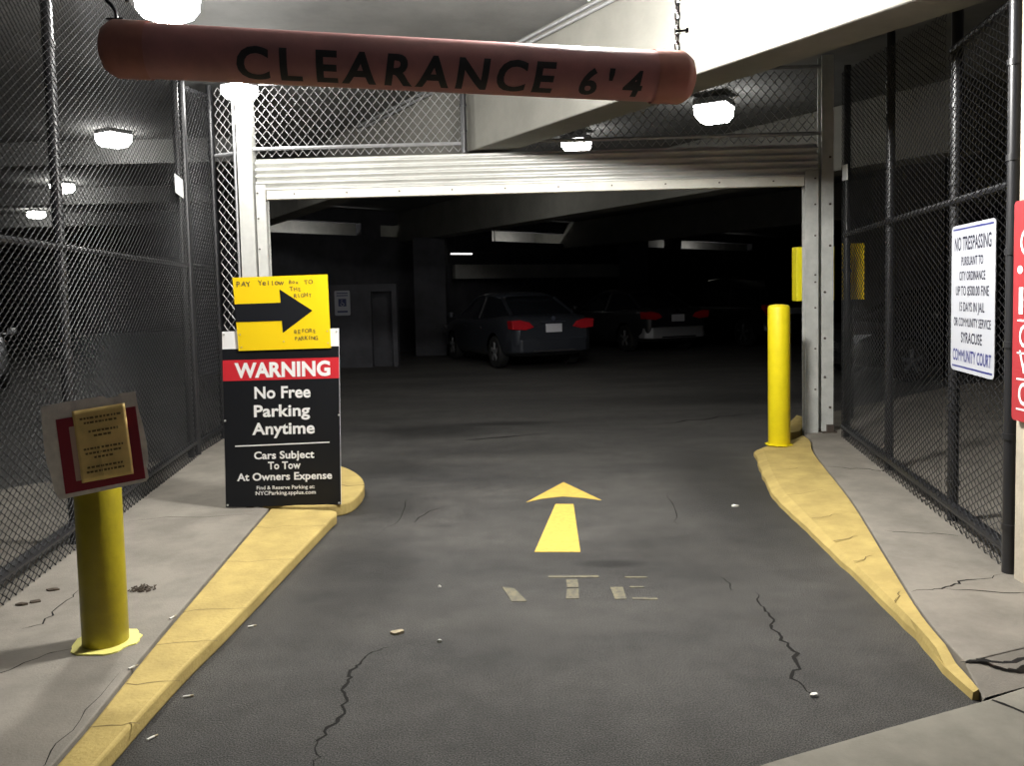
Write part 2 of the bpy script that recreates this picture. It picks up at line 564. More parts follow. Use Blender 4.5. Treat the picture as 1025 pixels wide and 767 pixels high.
c.strip([(2.47, 6.3), (2.766, 6.169), (2.946, 5.977)], .014, zc, 1)
c.strip([(2.15, 4.6), (2.219, 4.558), (2.405, 4.525), (2.55, 4.45)], .009, zc, 1)
c.strip([(1.84, 3.66), (2.0, 3.688), (2.14, 3.76), (2.4, 3.86)], .010, zc, 1)
c.strip([(2.0, 3.688), (2.296, 3.60), (2.5, 3.6)], .008, zc, 1)
c.strip([(1.67, 2.94), (1.75, 2.96), (1.84, 2.93), (2.0, 2.99), (2.2, 3.1)], .022, zc + .001, 1)
c.add([(1.685, 2.945, .068), (2.4, 3.205, .068), (9, 5.695, .068), (1.655, 2.772, .021), (2.4, 3.055, .021), (9, 5.53, .021), (1.655, 2.772, 0), (1.685, 2.945, 0)], [(3, 4, 1, 0), (4, 5, 2, 1), (0, 7, 6, 3)])
struct(c.build('sidewalk', [M['walk'], M['crack']], bevel=.006), 'concrete walk on the right')
c = MB()
c.prism([(-6, .2), (-.9, 1.72), (.4, 2.26), (.794, 2.428), (1.242, 2.605), (1.66, 2.765), (1.9, 2.87), (6, 4.4), (6, -2), (-6, -2)], 0, .02, 0)
c.strip([(1.68, 2.76), (1.77, 2.62), (1.86, 2.5)], .016, .0208, 1, taper=False, jit=.1)
struct(c.build('sidewalk', [M['apron'], M['crack']], bevel=.008), 'street sidewalk slab in the right foreground')

# ------------------------------------------------------------------ ceiling, beams, walls, columns
CZ = 3.75
m = MB()
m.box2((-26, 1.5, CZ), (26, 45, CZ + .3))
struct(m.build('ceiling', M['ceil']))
D = Vector((.5246, -.8513, 0))
N = Vector((.8513, .5246, 0))
def beam(P, t0, t1, wd, z0, name='beam', mt=None, z1=CZ):
    P = Vector((*P, 0))
    q = [P + D * t0, P + D * t1, P + D * t1 + N * wd, P + D * t0 + N * wd]
    b = MB().prism([(v.x, v.y) for v in q], z0, z1)
    return struct(b.build(name, mt or M['beam'], bevel=.015))
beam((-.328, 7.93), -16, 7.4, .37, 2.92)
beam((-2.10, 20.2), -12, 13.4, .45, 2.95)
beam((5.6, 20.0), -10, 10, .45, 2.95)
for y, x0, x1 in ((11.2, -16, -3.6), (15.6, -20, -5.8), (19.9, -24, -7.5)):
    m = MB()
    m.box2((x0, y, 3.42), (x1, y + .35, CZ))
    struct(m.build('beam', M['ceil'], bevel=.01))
m = MB()
m.box2((2.405, 3.15, 0), (3.05, 3.80, 2.92))

struct(m.build('pillar', [M['pier'], M['crack']], bevel=.01))
# slot wall across the back (lower parapet, upper band, piers between the openings)
A, B = Vector((-6.6, 18.39, 0)), Vector((13.5, 37.7, 0))
dirw = (B - A).normalized()
nw = Vector((dirw.y, -dirw.x, 0))
rotw = Matrix.Rotation(math.atan2(dirw.y, dirw.x), 3, 'Z')
def wallseg(mb, s0, s1, z0, z1, th=.25, off=0, mi=0):
    c_ = A + dirw * ((s0 + s1) / 2) + nw * off
    mb.box((c_.x, c_.y, (z0 + z1) / 2), (s1 - s0, th, z1 - z0), mi, rotw)
LW = (B - A).length
m = MB()
wallseg(m, 0, LW, 0, 3.10)
wallseg(m, 0, LW, 3.42, CZ)
for s0, s1 in ((0, .9), (3.7, 4.3), (6.6, 8.3), (11.7, 13.0), (13.7, 15.2), (17.4, 18.2), (23.5, LW)):
    wallseg(m, s0, s1, 3.10, 3.42)
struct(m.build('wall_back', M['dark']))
m = MB()
wallseg(m, 0, LW, 2.4, CZ, .15, -1.6)
struct(m.build('wall_slot_backing', M['conc']))  # pale backing added behind the slots to catch the fill light
# columns
for (x0, x1, y0, d, z) in ((-2.42, -1.62, 20.0, .7, 2.95), (3.45, 4.35, 25.2, .7, CZ), (-6.6, -5.9, 16.2, .6, CZ), (9.5, 10.3, 20, .7, CZ)):
    m = MB()
    m.box2((x0, y0, 0), (x1, y0 + d, z))
    struct(m.build('column', M['dark'], bevel=.02))
# low pale spandrel behind the first car
pa, pb = Vector((-1.6, 22.7, 0)), Vector((3.5, 25.5, 0))
dd = (pb - pa).normalized()
m = MB()
mid = (pa + pb) / 2
m.box((mid.x, mid.y, 2.17), ((pb - pa).length, .2, .40), 0, Matrix.Rotation(math.atan2(dd.y, dd.x), 3, 'Z'))
struct(m.build('beam', M['conc']), 'low concrete spandrel behind the parked cars')
# inner wall with the accessible parking sign, and a recessed door
m = MB()
m.box2((-6.2, 17.1, 0), (-3.0, 17.4, 1.78))
m.box2((-3.0, 17.1, 1.62), (-2.45, 17.4, 1.78))
m.box2((-3.0, 17.3, 0), (-2.45, 17.4, 1.62))
m.box2((-2.55, 17.1, 0), (-2.45, 17.4, 1.62))
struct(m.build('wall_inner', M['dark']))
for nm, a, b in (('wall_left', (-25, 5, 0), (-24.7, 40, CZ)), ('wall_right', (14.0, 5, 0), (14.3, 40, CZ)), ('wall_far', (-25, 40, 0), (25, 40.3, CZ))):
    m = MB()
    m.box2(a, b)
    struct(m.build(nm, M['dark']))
m = MB()
m.box2((6.9, 15.0, 0), (14.0, 15.25, CZ))
struct(m.build('wall_side', M['dark']))

# ------------------------------------------------------------------ lamps
def lamp(x, y, z, s, mk, label, strip=False):
    t = thing('ceiling_lamp', label, 'lamp', (x, y, z), R(-31), 'square garage ceiling lamps')
    h = s / 2
    b = MB()
    # refractor: shallow tapered square lens
    r0 = [(-h, -h, .0), (h, -h, .0), (h, h, .0), (-h, h, .0)]
    r1 = [(p[0] * .96, p[1] * .96, -.10 * s / .35) for p in r0]
    r2 = [(p[0] * .72, p[1] * .72, -.17 * s / .35) for p in r0]
    b.add(r0 + r1 + r2, [(0, 1, 2, 3), (4, 5, 1, 0), (5, 6, 2, 1), (6, 7, 3, 2), (7, 4, 0, 3), (8, 9, 5, 4), (9, 10, 6, 5), (10, 11, 7, 6), (11, 8, 4, 7), (11, 10, 9, 8)])
    b.build('lens', M[mk], t)
    g = MB()
    g.box((0, 0, .035), (s * 1.04, s * 1.04, .07))
    g.build('housing', M['housing'], t, bevel=.012)
    g = MB()
    g.tube([(0, 0, .07), (0, 0, CZ - z)], .018, 8)
    g.lathe([(.07, CZ - z - .03), (.07, CZ - z)], 12)
    g.build('stem', M['housing'], t)
    return t
lamp(-2.14, 5.2, 3.43, .28, 'lens_entry', 'glaring ceiling lamp just above the left end of the clearance bar')
lamp(.5, 4.3, 3.26, .34, 'lens_lane', 'ceiling lamp over the lane just behind the right half of the clearance bar')
lamp(-2.50, 7.62, 3.50, .24, 'lens_gate', 'glaring lamp at the head of the left gate post, below the clearance bar')
lamp(2.40, 9.4, 3.62, .37, 'lens_deep', 'bright lamp above the gate beside the right end of the clearance bar')
lamp(.96, 11.3, 3.62, .32, 'lens_deep', 'small bright lamp under the slanting concrete beam above the gate')
lamp(-5.15, 10.6, 3.70, .32, 'lens_aisle', 'nearest and largest of the three lamps behind the left fence')
lamp(-8.2, 14.85, 3.70, .31, 'lens_aisle', 'middle one of the three lamps behind the left fence')
lamp(-11.2, 19.1, 3.70, .30, 'lens_aisle', 'farthest and smallest of the three lamps behind the left fence')
lamp(-.4, 14.2, 3.62, .34, 'lens_inner_fill', 'fill lamp added inside the garage, out of sight behind the raised roller gate')  # added to brighten the dark interior, out of sight above the opening
# tube lamp and fill lights added out of sight behind the wall slots
t = thing('tube_lamp', 'thin fluorescent tube lamp glowing above the dark blue sedan', 'lamp', (-.95, 21.9, 2.62), R(28))
MB().box((0, 0, .04), (1.5, .08, .05)).build('tray', M['housing'], t)
MB().tube([(-.72, 0, 0), (-.1, 0, 0)], .022, 8).build('tube', lens('lens_tube', 1.2), t)
for x in (-.6, .6):
    MB().tube([(x, 0, .06), (x, 0, CZ - 2.63)], .012, 6).build('rod', M['housing'], t)
for i, (s, lab) in enumerate(((2.4, 'left'), (10.0, 'middle'), (20.5, 'right'))):
    p = A + dirw * s - nw * .9
    t = thing('slot_fill_light', 'unseen fill light added behind the %s part of the slotted back wall' % lab, 'lamp', (p.x, p.y, 2.5), math.atan2(dirw.y, dirw.x))  # added only to make the slots glow, never seen directly
    MB().box((0, 0, -.03), (1.6, .1, .05)).build('tray', M['housing'], t)
    MB().tube([(-.75, 0, .03), (.75, 0, .03)], .03, 8).build('tube', bpy.data.materials.get('lens_slot_fill') or lens('lens_slot_fill', 14.0), t)
    MB().tube([(0, 0, -.05), (0, 0, -2.5)], .03, 8).build('post', M['housing'], t)

# ------------------------------------------------------------------ chain link fences
def link_mesh(mb, p0, p1, z0, z1a, z1b, pw, ph, wr, n=4):
    """woven diamonds pw wide and ph tall: zigzag wires half a diamond apart, alternate wires mirrored"""
    p0, p1 = Vector((*p0, 0)), Vector((*p1, 0))
    L = (p1 - p0).length
    d = (p1 - p0) / L
    nn = Vector((d.y, -d.x, 0))
    for i in range(int(L / (pw / 2))):
        s = (i + .5) * pw / 2
        zt = z1a + (z1b - z1a) * s / L
        path = []
        for j in range(int((zt - z0) / (ph / 2)) + 1):
            e = 1 if (j + i) % 2 else -1
            q = p0 + d * min(max(s + e * pw / 4 * 1.03, 0), L) + nn * (wr * .8 * e)
            path.append((q.x, q.y, z0 + j * ph / 2))
        mb.tube(path, wr, n, cap=False)
def fence(label, p0, p1, z0, z1a, z1b, pitch, wr, posts, rails, wmat, pmat, pr=.032, sg=-1):
    o = thing('chain_link_fence', label, 'fence', (p0[0], p0[1], 0), 0)
    loc = Vector((p0[0], p0[1], 0))
    q1 = (p1[0] - p0[0], p1[1] - p0[1])
    d = Vector((*q1, 0)).normalized()
    L = Vector((*q1, 0)).length
    nn = Vector((d.y, -d.x, 0))
    mb = MB()
    link_mesh(mb, (0, 0), q1, z0, z1a, z1b, *pitch, wr)
    mb.build('chain_link_mesh', wmat, o)
    for s, za, zt, side in posts:
        c_ = d * s + nn * side
        b = MB()
        b.tube([(c_.x, c_.y, za), (c_.x, c_.y, zt)], pr, 10)
        z = za + .3
        while z < zt - .1:            # tie bands
            b.tube([(c_.x, c_.y, z - .015), (c_.x, c_.y, z + .015)], pr + .006, 10)
            z += .45
        b.build('post', pmat, o, smooth=True)
    for s0, s1, za, zb in rails:
        a, b_ = d * s0 + nn * (.025 * sg), d * s1 + nn * (.025 * sg)
        b = MB()
        b.tube([(a.x, a.y, za), (b_.x, b_.y, zb)], .021 if za > .5 else .032, 8)
        b.build('rail', pmat, o, smooth=True)
    return o
LA, LB = (-2.235, 2.0), (-2.924, 7.306)
fence('tall dark chain link fence along the left walk, in front of the lit parking aisle', LA, LB, .05, CZ - .03, CZ - .03, (.064, .046), .0030,
      [(.45, 0, CZ, -.05), (2.74, 0, CZ, -.05), (5.33, 0, CZ, -.05)],
      [(0, 5.35, 1.83, 1.83), (0, 5.35, .20, .20)], M['lwire'], M['black'])
PB = (-3.02, 8.25)
fence('short lower chain link panel between the left fence and the gate', (-2.96, 7.40), PB, .06, 3.48, 3.60, (.07, .075), .004,
      [(.0, 0, 3.55, 0), (.86, 0, 3.68, 0)], [(0, .85, 3.46, 3.58), (0, .85, 1.83, 1.83), (0, .85, .18, .18)], M['lwire'], M['black'])
RA, RB = (2.426, 3.85), (3.126, 7.571)
o = fence('tall black chain link fence along the right walk, carrying the no trespassing sign', RB, RA, .05, CZ - .05, CZ - .05, (.085, .044), .0026,
      [(.0, 0, 3.55, -.05), (1.44, 0, 3.60, -.05), (2.83, 0, 3.10, -.05), (3.76, 0, 2.92, .0)],
      [(0, 3.75, 1.985, 1.985), (2.83, 3.75, 2.87, 2.87), (0, 3.75, .17, .17)], M['wire'], M['black'])
# the near bay of that fence is lower (below the beam): rebuild its mesh with a stepped top
bpy.data.objects.remove(o.children[0])
mb = MB()
v = Vector((RA[0] - RB[0], RA[1] - RB[1]))
vs_ = v * (2.83 / v.length)
link_mesh(mb, (0, 0), vs_, .05, 3.50, 3.10, .085, .044, .0026)
link_mesh(mb, vs_, v, .05, 2.87, 2.87, .085, .044, .0026)
mb.build('chain_link_mesh', M['wire'], o)

# ------------------------------------------------------------------ gate (local x along the gate, -y towards the lane)
G0 = (-2.66, 8.02)
GR = math.atan2(7.85 - 8.02, 3.13 + 2.66)
def gthing(name, label, cat, x=0, group=None):
    return thing(name, label, cat, (G0[0] + x * math.cos(GR), G0[1] + x * math.sin(GR), 0), GR, group)
p = gthing('gate_post', 'white square steel post left of the roller gate', 'post', 0)
MB().box2((.0, -.07, 0), (.145, .07, CZ)).build('column', M['white_steel'], p, bevel=.006)
MB().box2((-.02, -.1, 0), (.150, .1, WZ + .012)).build('base_plate', M['steel'], p)
p = gthing('gate_post', 'grey steel channel post right of the roller gate beside the yellow bollard', 'post', 5.69)
b = MB()
b.box2((0, -.06, 0), (.115, -.045, 3.72))
b.box2((0, .045, 0), (.115, .06, 3.72))
b.box2((.05, -.045, 0), (.065, .045, 3.72))
b.build('column', M['steel'], p, bevel=.002)
for z in (.32, .62, 1.0, 1.45, 1.9, 2.3, 2.75):
    MB().tube([(.03 + .05 * (int(z * 10) % 2), -.06, z), (.03 + .05 * (int(z * 10) % 2), -.068, z)], .012, 8).build('bolt', M['rust'], p)
b = MB()
b.box2((.0, -.09, WZ - .01), (.14, .09, WZ + .015))
b.box2((.045, -.085, WZ + .01), (.11, -.06, WZ + .08))
b.build('base_plate', M['rust'], p)

g = gthing('roller_gate', 'raised roller gate of pale ribbed steel slats between the two gate posts', 'gate')
# ribbed slats: profile in (y, z)
prof = []
z = 2.565
nr = 5
rh = (2.885 - 2.565) / nr
for i in range(nr):
    for k in range(8):
        t_ = k / 8
        yy = -.035 * (math.sin(PI * min(1, t_ / .62)) ** .6 if t_ < .62 else -.25 * math.sin(PI * (t_ - .62) / .38))
        prof.append((yy - .02, z + rh * (i + t_)))
prof.append((-.02, 2.885))
rows = [[(x, q[0], q[1]) for q in prof] for x in (.17, 5.66)]
b = MB()
b.grid(rows)
back = [[(x, .02, q[1]) for q in prof] for x in (.17, 5.66)]
b.grid([r[::-1] for r in back])
b.build('slat_curtain', M['slat'], g, smooth=True)
bb = MB()
bb.box2((.27, -.05, 2.485), (5.53, .03, 2.575))
bar = bb.build('bottom_bar', M['bar'], g, bevel=.006)
for i in range(10):
    MB().tube([(.55 + i * .52, -.05, 2.535), (.55 + i * .52, -.057, 2.535)], .008, 8).build('bolt', M['rust'], bar)
for x0, x1 in ((.168, .265), (5.535, 5.66)):
    b = MB()
    b.box2((x0, -.06, 0), (x1, -.045, 2.63))
    b.box2((x0, .03, 0), (x1, .045, 2.63))
    xx = x0 if x0 < 1 else x1
    b.box2((xx - .006, -.045, 0), (xx + .006, .03, 2.63))
    gd = b.build('guide_rail', M['white_steel'] if x0 < 1 else M['steel'], g, bevel=.002)
    for z in (.5, .9, 1.3, 1.55, 1.62, 2.0, 2.3, 2.55):
        bl = MB()
        bl.tube([((x0 + x1) / 2 - .03 * (1 if x0 < 1 else -1), -.06, z), ((x0 + x1) / 2 - .03 * (1 if x0 < 1 else -1), -.067, z)], .009, 8)
        bl.build('bolt', M['rust'], gd)
b = MB()
b.tube([(.17, .16, 2.76), (5.65, .16, 2.76)], .11, 14)
b.build('barrel', M['steel'], g, smooth=True)
# mesh above the gate
def gpanel(label, x0, x1, post, wm, pm):
    o = gthing('chain_link_fence', label, 'fence')
    mb = MB()
    link_mesh(mb, (x0, .0), (x1, .0), 2.91, 3.62, 3.62, .088, .105, .005)
    mb.build('chain_link_mesh', wm, o)
    for z in (2.985, 3.62):
        b = MB()
        b.tube([(x0, -.02, z), (x1, -.02, z)], .019, 8)
        b.build('rail', pm, o, smooth=True)
    for x in post:
        b = MB()
        b.tube([(x, -.03, 2.89), (x, -.03, CZ)], .03, 10)
        for z in (3.1, 3.35, 3.55):
            b.tube([(x, -.03, z - .012), (x, -.03, z + .012)], .037, 10)
        b.build('post', M['black'], o, smooth=True)
gpanel('chain link panel above the gate from the left post to the concrete beam', .15, 2.26, (2.235,), M['galv'], M['galvpost'])
gpanel('chain link panel above the gate from the concrete beam to the right post', 2.84, 5.69, (), M['galv'], M['galvpost'])
o = gthing('chain_link_fence', 'narrow chain link strip beside the white left gate post', 'fence')
mb = MB()
link_mesh(mb, (-.27, .1), (-.01, .0), .1, 3.62, 3.62, .1, .105, .0045)
mb.build('chain_link_mesh', M['galv'], o)
MB().tube([(-.27, .08, 2.95), (-.01, -.02, 2.95)], .019, 8).build('rail', M['galvpost'], o, smooth=True)
MB().tube([(-.035, -.03, .08), (-.035, -.03, 3.62)], .014, 8).build('tension_bar', M['galvpost'], o, smooth=True)

# ------------------------------------------------------------------ clearance bar
PL, PR_ = Vector((-1.66, 3.36, 2.548)), Vector((.847, 3.70, 2.46))
ax = (PR_ - PL).normalized()
LP = (PR_ - PL).length
RP = .111
mid = (PL + PR_) / 2
front = Vector((ax.y, -ax.x, 0)).normalized()
upv = ax.cross(front) * -1
if upv.z < 0:
    upv = -upv
t = thing('clearance_bar', 'hanging faded red clearance bar with black lettering across the entrance', 'sign', mid)
def bp_(s, r, ang):   # s along axis from the left end, ang from front towards up
    return PL + ax * s + (front * math.cos(ang) + upv * math.sin(ang)) * r - mid
b = MB()
b.grid([[bp_(s, RP, 2 * PI * k / 48) for k in range(48)] for s in [.06 + (LP - .12) * i / 20 for i in range(21)]], closed=True)
b.build('pipe', M['pipe'], t, smooth=True)
for s0, sg in ((.06, -1), (LP - .06, 1)):
    rows = []
    for s, r in ((-sg * .13, RP + .006), (0, RP + .006), (sg * .02, RP * .97), (sg * .045, RP * .8), (sg * .06, RP * .5), (sg * .063, .004)):
        rows.append([bp_(s0 + s * 1.0, r, 2 * PI * k / 40 * sg) for k in range(40)])
    b = MB()
    b.grid(rows, closed=True)
    b.build('end_cap', M['pipecap'], t, smooth=True)
for ch, s in (('C', .615), ('L', .767), ('E', .913), ('A', 1.043), ('R', 1.208), ('A', 1.35), ('N', 1.516), ('C', 1.683), ('E', 1.826), ('6', 2.025), ("'", 2.117), ('4', 2.223)):
    k = 1.0 if s < 1.9 else .86
    a0 = R(-66)
    b = MB()
    text(b, ch, s, 0, .140 * k, lambda u, v_: bp_(u, RP + .0016, a0 + v_ / RP), bold=.03, italic=.0 if s < 1 else .12, fine=True)
    b.build('lettering', M['letter'], t)
# hanging hook (left) and chain (right)
hp = PL + ax * .06 + Vector((0, 0, RP + .006))
hk = thing('hanging_hook', 'bent dark wire hook holding up the left end of the clearance bar', 'hook', hp)
b = MB()
b.tube(smooth_path([(.0, 0, -.004), (.0, 0, .03), (-.015, 0, .06), (-.04, 0, .09), (-.035, 0, .125), (0, 0, .135), (.035, 0, .115), (.045, 0, .085), (.05, 0, .075)], 5), .008, 8)
b.build('hook', M['chain'], hk, smooth=True)
b = MB()
b.tube([(0, 0, .128), (0, 0, CZ - hp.z)], .005, 6)
b.build('hanger_wire', M['chain'], hk)
MB().box((0, 0, .003), (.07, .03, .006)).build('plate', M['chain'], hk)
cp = PR_ - ax * .07 + Vector((0, 0, RP + .012))
ch_ = thing('hanging_chain', 'dark steel chain holding up the right end of the clearance bar', 'chain', cp)
nl = int((CZ - cp.z) / .034)
lp = []
for k in range(10):
    a = 2 * PI * k / 10
    lp.append((.011 * math.cos(a), .0, .017 * math.sin(a) + .006 * (1 if math.sin(a) > 0 else -1)))
for i in range(nl):
    b = MB()
    rz = Matrix.Rotation(PI / 2 * (i % 2) + .3, 3, 'Z')
    b.tube([rz @ Vector(q) + Vector((.025 * i / nl, 0, .018 + i * (CZ - cp.z - .02) / nl)) for q in lp], .0042, 6, closed=True)
    b.build('link', M['chain'], ch_, smooth=True)
MB().tube([(-.008, 0, .085), (.04, 0, .088)], .006, 8).box((.045, 0, .088), (.012, .016, .018)).build('bolt', M['chain'], ch_)
# conduit along the top of the beam
b = MB()
for off in (0, .05):
    pts = []
    for tt in (4.0, 1.6, -.2, -3.0):
        P = Vector((-.328, 7.93, 0)) + D * tt - N * (.03)
        pts.append((P.x, P.y, CZ - .05 - off))
    b.tube(pts, .014, 8)
cd = b.build('conduit', M['galvpost'], smooth=True)
tag(cd, 'pair of thin grey conduits along the top of the slanting beam', 'conduit')

# ------------------------------------------------------------------ bollards
bx, by = 2.43, 7.26
t = thing('bollard', 'clean bright yellow bollard on the right curb by the gate', 'bollard', (bx, by, WZ), 0, 'yellow pipe bollards')
h = 1.345 - WZ
MB().lathe([(.094, -.0), (.098, .006), (.098, h - .03), (.092, h - .01), (.08, h), (.03, h + .008)], 32).build('pipe', M['ybol'], t, smooth=True)
pts = [(.118 + random.uniform(-.012, .014)) for k in range(28)]
MB().prism([(pts[k] * math.cos(2 * PI * k / 28), pts[k] * math.sin(2 * PI * k / 28)) for k in range(28)], .0005, .004).build('paint_ring', M['ybol'], t)
bx, by = -1.745, 3.30
t = thing('bollard', 'short olive yellow bollard on the left walk, holding up the wrapped notice', 'bollard', (bx, by, WZ), 0, 'yellow pipe bollards')
h = .98 - WZ
MB().lathe([(.088, 0), (.090, .005), (.090, h - .03), (.084, h - .01), (.075, h), (.03, h + .01)], 36).build('pipe', M['ybolshade'], t, smooth=True)
pts = [(.135 + random.uniform(-.009, .010)) for k in range(32)]
MB().prism([(pts[k] * math.cos(2 * PI * k / 32), pts[k] * math.sin(2 * PI * k / 32)) for k in range(32)], .0005, .006).build('paint_ring', M['yring'], t)

# wrapped notice on the left bollard
ny = by - .105
t = thing('notice', 'tilted card notice with red border and yellow paper on the left bollard', 'sign', (bx + .1 * math.sin(R(22)), by - .1 * math.cos(R(22)) , .935), R(20))
t.location.x += .02
t.scale = (.84, 1, 1.02)
tilt = R(5)
def nf(u, v_, d):
    x, z = u * math.cos(tilt) - v_ * math.sin(tilt), u * math.sin(tilt) + v_ * math.cos(tilt)
    return (x, -d, z)
out = [(-.203, .185), (-.06, .188), (.06, .187), (.075, .178), (.12, .178), (.13, .188), (.200, .187), (.203, .12), (.214, .05), (.221, -.02), (.219, -.09), (.207, -.12), (.21, -.165), (.196, -.178), (.06, -.182), (-.18, -.186),
       (-.196, -.15), (-.203, -.08), (-.212, -.03), (-.213, .04), (-.209, .11)]
MB().prism([(u, v_) for u, v_ in out], 0, .05, 0, 1, fn=lambda x, y, z: nf(x * (1 if z > .02 else .96), y * (1 if z > .02 else .96), z)).build('card_box', [M['card'], M['cardedge']], t)
MB().prism([(-.150, .125), (.192, .128), (.195, -.165), (-.152, -.168)], .0502, .052, 0, fn=nf).build('red_border', M['cardred'], t)
MB().prism([(-.10, .088), (-.03, .09), (-.03, -.128), (-.10, -.125)], .0522, .0535, 0, fn=nf).build('tape', M['tape'], t)
rows = []
for i in range(17):
    rr = []
    for j in range(17):
        u, v_ = -.078 + .226 * i / 16, .148 - .285 * j / 16
        du, dv = u - .02, v_ - .018
        r_ = math.hypot(du, dv)
        ang = math.atan2(dv, du)
        pk = .003 * math.exp(-r_ / .012) * -1 + .006 * math.exp(-abs(math.sin((ang - 2.25) / 1)) * r_ / .008) * (1 if du < 0 else .3) \
            + .005 * math.exp(-abs(math.sin(ang - .45)) * r_ / .01) * (1 if du > 0 else 0) + .005 * math.exp(-abs(math.sin(ang + 1.57)) * r_ / .008) * (1 if dv < 0 else 0)
        rr.append(nf(u + random.uniform(-.0012, .0012), v_, .0545 + pk * 1.4 + random.uniform(-.0005, .0005)))
    rows.append(rr)
b = MB().grid([r for r in rows])
pp = b.build('yellow_paper', M['paper'], t, smooth=True)
sd = pp.modifiers.new('solid', 'SOLIDIFY')
sd.thickness = .0012
for v0, us in ((.108, (-.05, .12)), (.09, (-.035, .095)), (.055, (-.02, .11)), (.037, (.0, .07)), (-.012, (-.05, .115)), (-.03, (-.045, .11)), (-.048, (-.01, .07)), (-.085, (-.045, .105)), (-.103, (-.05, .11))):
    u = us[0]
    b = MB()
    while u < us[1]:
        w_ = random.uniform(.006, .018)
        b.prism([(u, v0), (u + w_, v0), (u + w_, v0 + .008), (u, v0 + .008)], 0.0600, .0603, 0, fn=nf)
        u += w_ + random.uniform(.003, .006)
    b.build('faded_print', M['papertext'], t)

# ------------------------------------------------------------------ warning sign and yellow arrow sign
SY = 5.43
t = thing('warning_sign', 'tall black, red and white no free parking warning sign on the left walk', 'sign', (-1.585, SY, WZ + .012), R(-1))
W2 = .398
lean = .0
def wf(u, v_, d=.012):
    return (u + (-.012 + v_ * .022) * 1.0, -d, v_ + u * .006)
MB().prism([(-W2, 0), (W2, 0), (W2 + .0, 1.015), (-W2, 1.015)], 0, .010, 0, 1, fn=wf).build('panel', [M['signblack'], M['signedge']], t)
MB().prism([(-W2, 1.015), (W2, 1.015), (W2, 1.21), (-W2, 1.21)], 0, .010, 0, 1, fn=wf).build('header_panel', [M['signwhite'], M['signedge']], t)
MB().prism([(-W2, 1.015), (W2, 1.015), (W2, 1.09), (-W2, 1.09)], .0102, .0108, 0, fn=wf).build('black_band', M['signblack'], t)
MB().prism([(-W2, .872), (W2, .872), (W2, 1.014), (-W2, 1.014)], .0102, .0108, 0, fn=wf).build('red_band', M['signred'], t)
b = MB()
F = lambda u, v_: wf(u, v_, .0118)
for args in (('WARNING', .01, .895, .100, F, .655, .04), ('No Free', .008, .748, .082, F, .385, .028), ('Parking', .002, .622, .082, F, .385, .028),
             ('Anytime', .01, .500, .082, F, .43, .028), ('Cars Subject', .012, .330, .053, F, .415, .028), ('To Tow', .012, .258, .053, F, .225, .028),
             ('At Owners Expense', .012, .182, .053, F, .655, .028), ('Find & Reserve Parking at:', .018, .118, .026, F, .40, .02), ('NYCParking.spplus.com', .018, .080, .027, F, .415, .02)):
    b = MB()
    text(b, *args)
    b.build('lettering', M['signwhite'], t)
MB().prism([(-.325, .418), (.325, .430), (.325, .438), (-.325, .426)], .0110, .0116, 0, fn=wf).build('divider_line', M['signwhite'], t)
for u, v_ in ((-.385, .015), (.385, .012), (-.39, .60), (.392, .62), (-.385, 1.19), (.385, 1.19)):
    MB().tube([wf(u, v_, .010), wf(u, v_, .014)], .007, 8).build('grommet', M['steel'], t)
for u in (-.25, .25):
    MB().box2((u - .025, .0, -.01), (u + .025, .03, 1.15)).build('stake', M['rust'], t)
t = thing('arrow_sign', 'yellow arrow sign with handwriting fixed atop the warning sign', 'sign', (-1.545, SY - .014, 1.160), R(-1))
rr_ = R(.6)
def af(u, v_, d=0):
    return (u * math.cos(rr_) - v_ * math.sin(rr_) * 1.0 - v_ * .012, -d, u * math.sin(rr_) + v_)
AW = .322
MB().prism([(-AW + .01, 0), (AW - .005, .0), (AW, .497), (-AW, .497)], 0.0005, .006, 0, fn=af).build('panel', M['yplastic'], t)
b = MB()
b.prism([(-AW + .004, .195), (-.005, .195), (-.003, .112), (.208, .257), (-.008, .408), (-.005, .318), (-AW + .002, .318)], .0062, .007, 0, fn=af)
b.build('arrow', M['signblack'], t)
random.seed(3)
def hand(s, u0, v0, cap, step):
    b = MB()
    for ch in s:
        if ch != ' ':
            text(b, ch, u0, v0 + random.uniform(-.004, .004), cap * random.uniform(.9, 1.1), lambda u, v_: af(u, v_, .0075), bold=.006, rot=random.uniform(-.12, .12))
        u0 += step * random.uniform(.92, 1.08)
    b.build('handwriting', M['rust'], t)
hand('PAY', -.285, .435, .038, .034)
hand('Yellow', -.135, .437, .036, .028)
hand('Box', .068, .440, .027, .024)
hand('TO', .175, .435, .027, .03)
hand('THE', .075, .392, .027, .027)
hand('RIGHT', .098, .350, .026, .0255)
hand('BEFORE', .085, .108, .026, .0255)
hand('PARKING', .085, .060, .026, .0235)
for u, v_ in ((-.29, .025), (.30, .035), (-.295, .11), (.30, .115), (0.0, .055)):
    MB().tube([af(u, v_, .006), af(u, v_, .009)], .004, 6).build('staple', M['steel'], t)

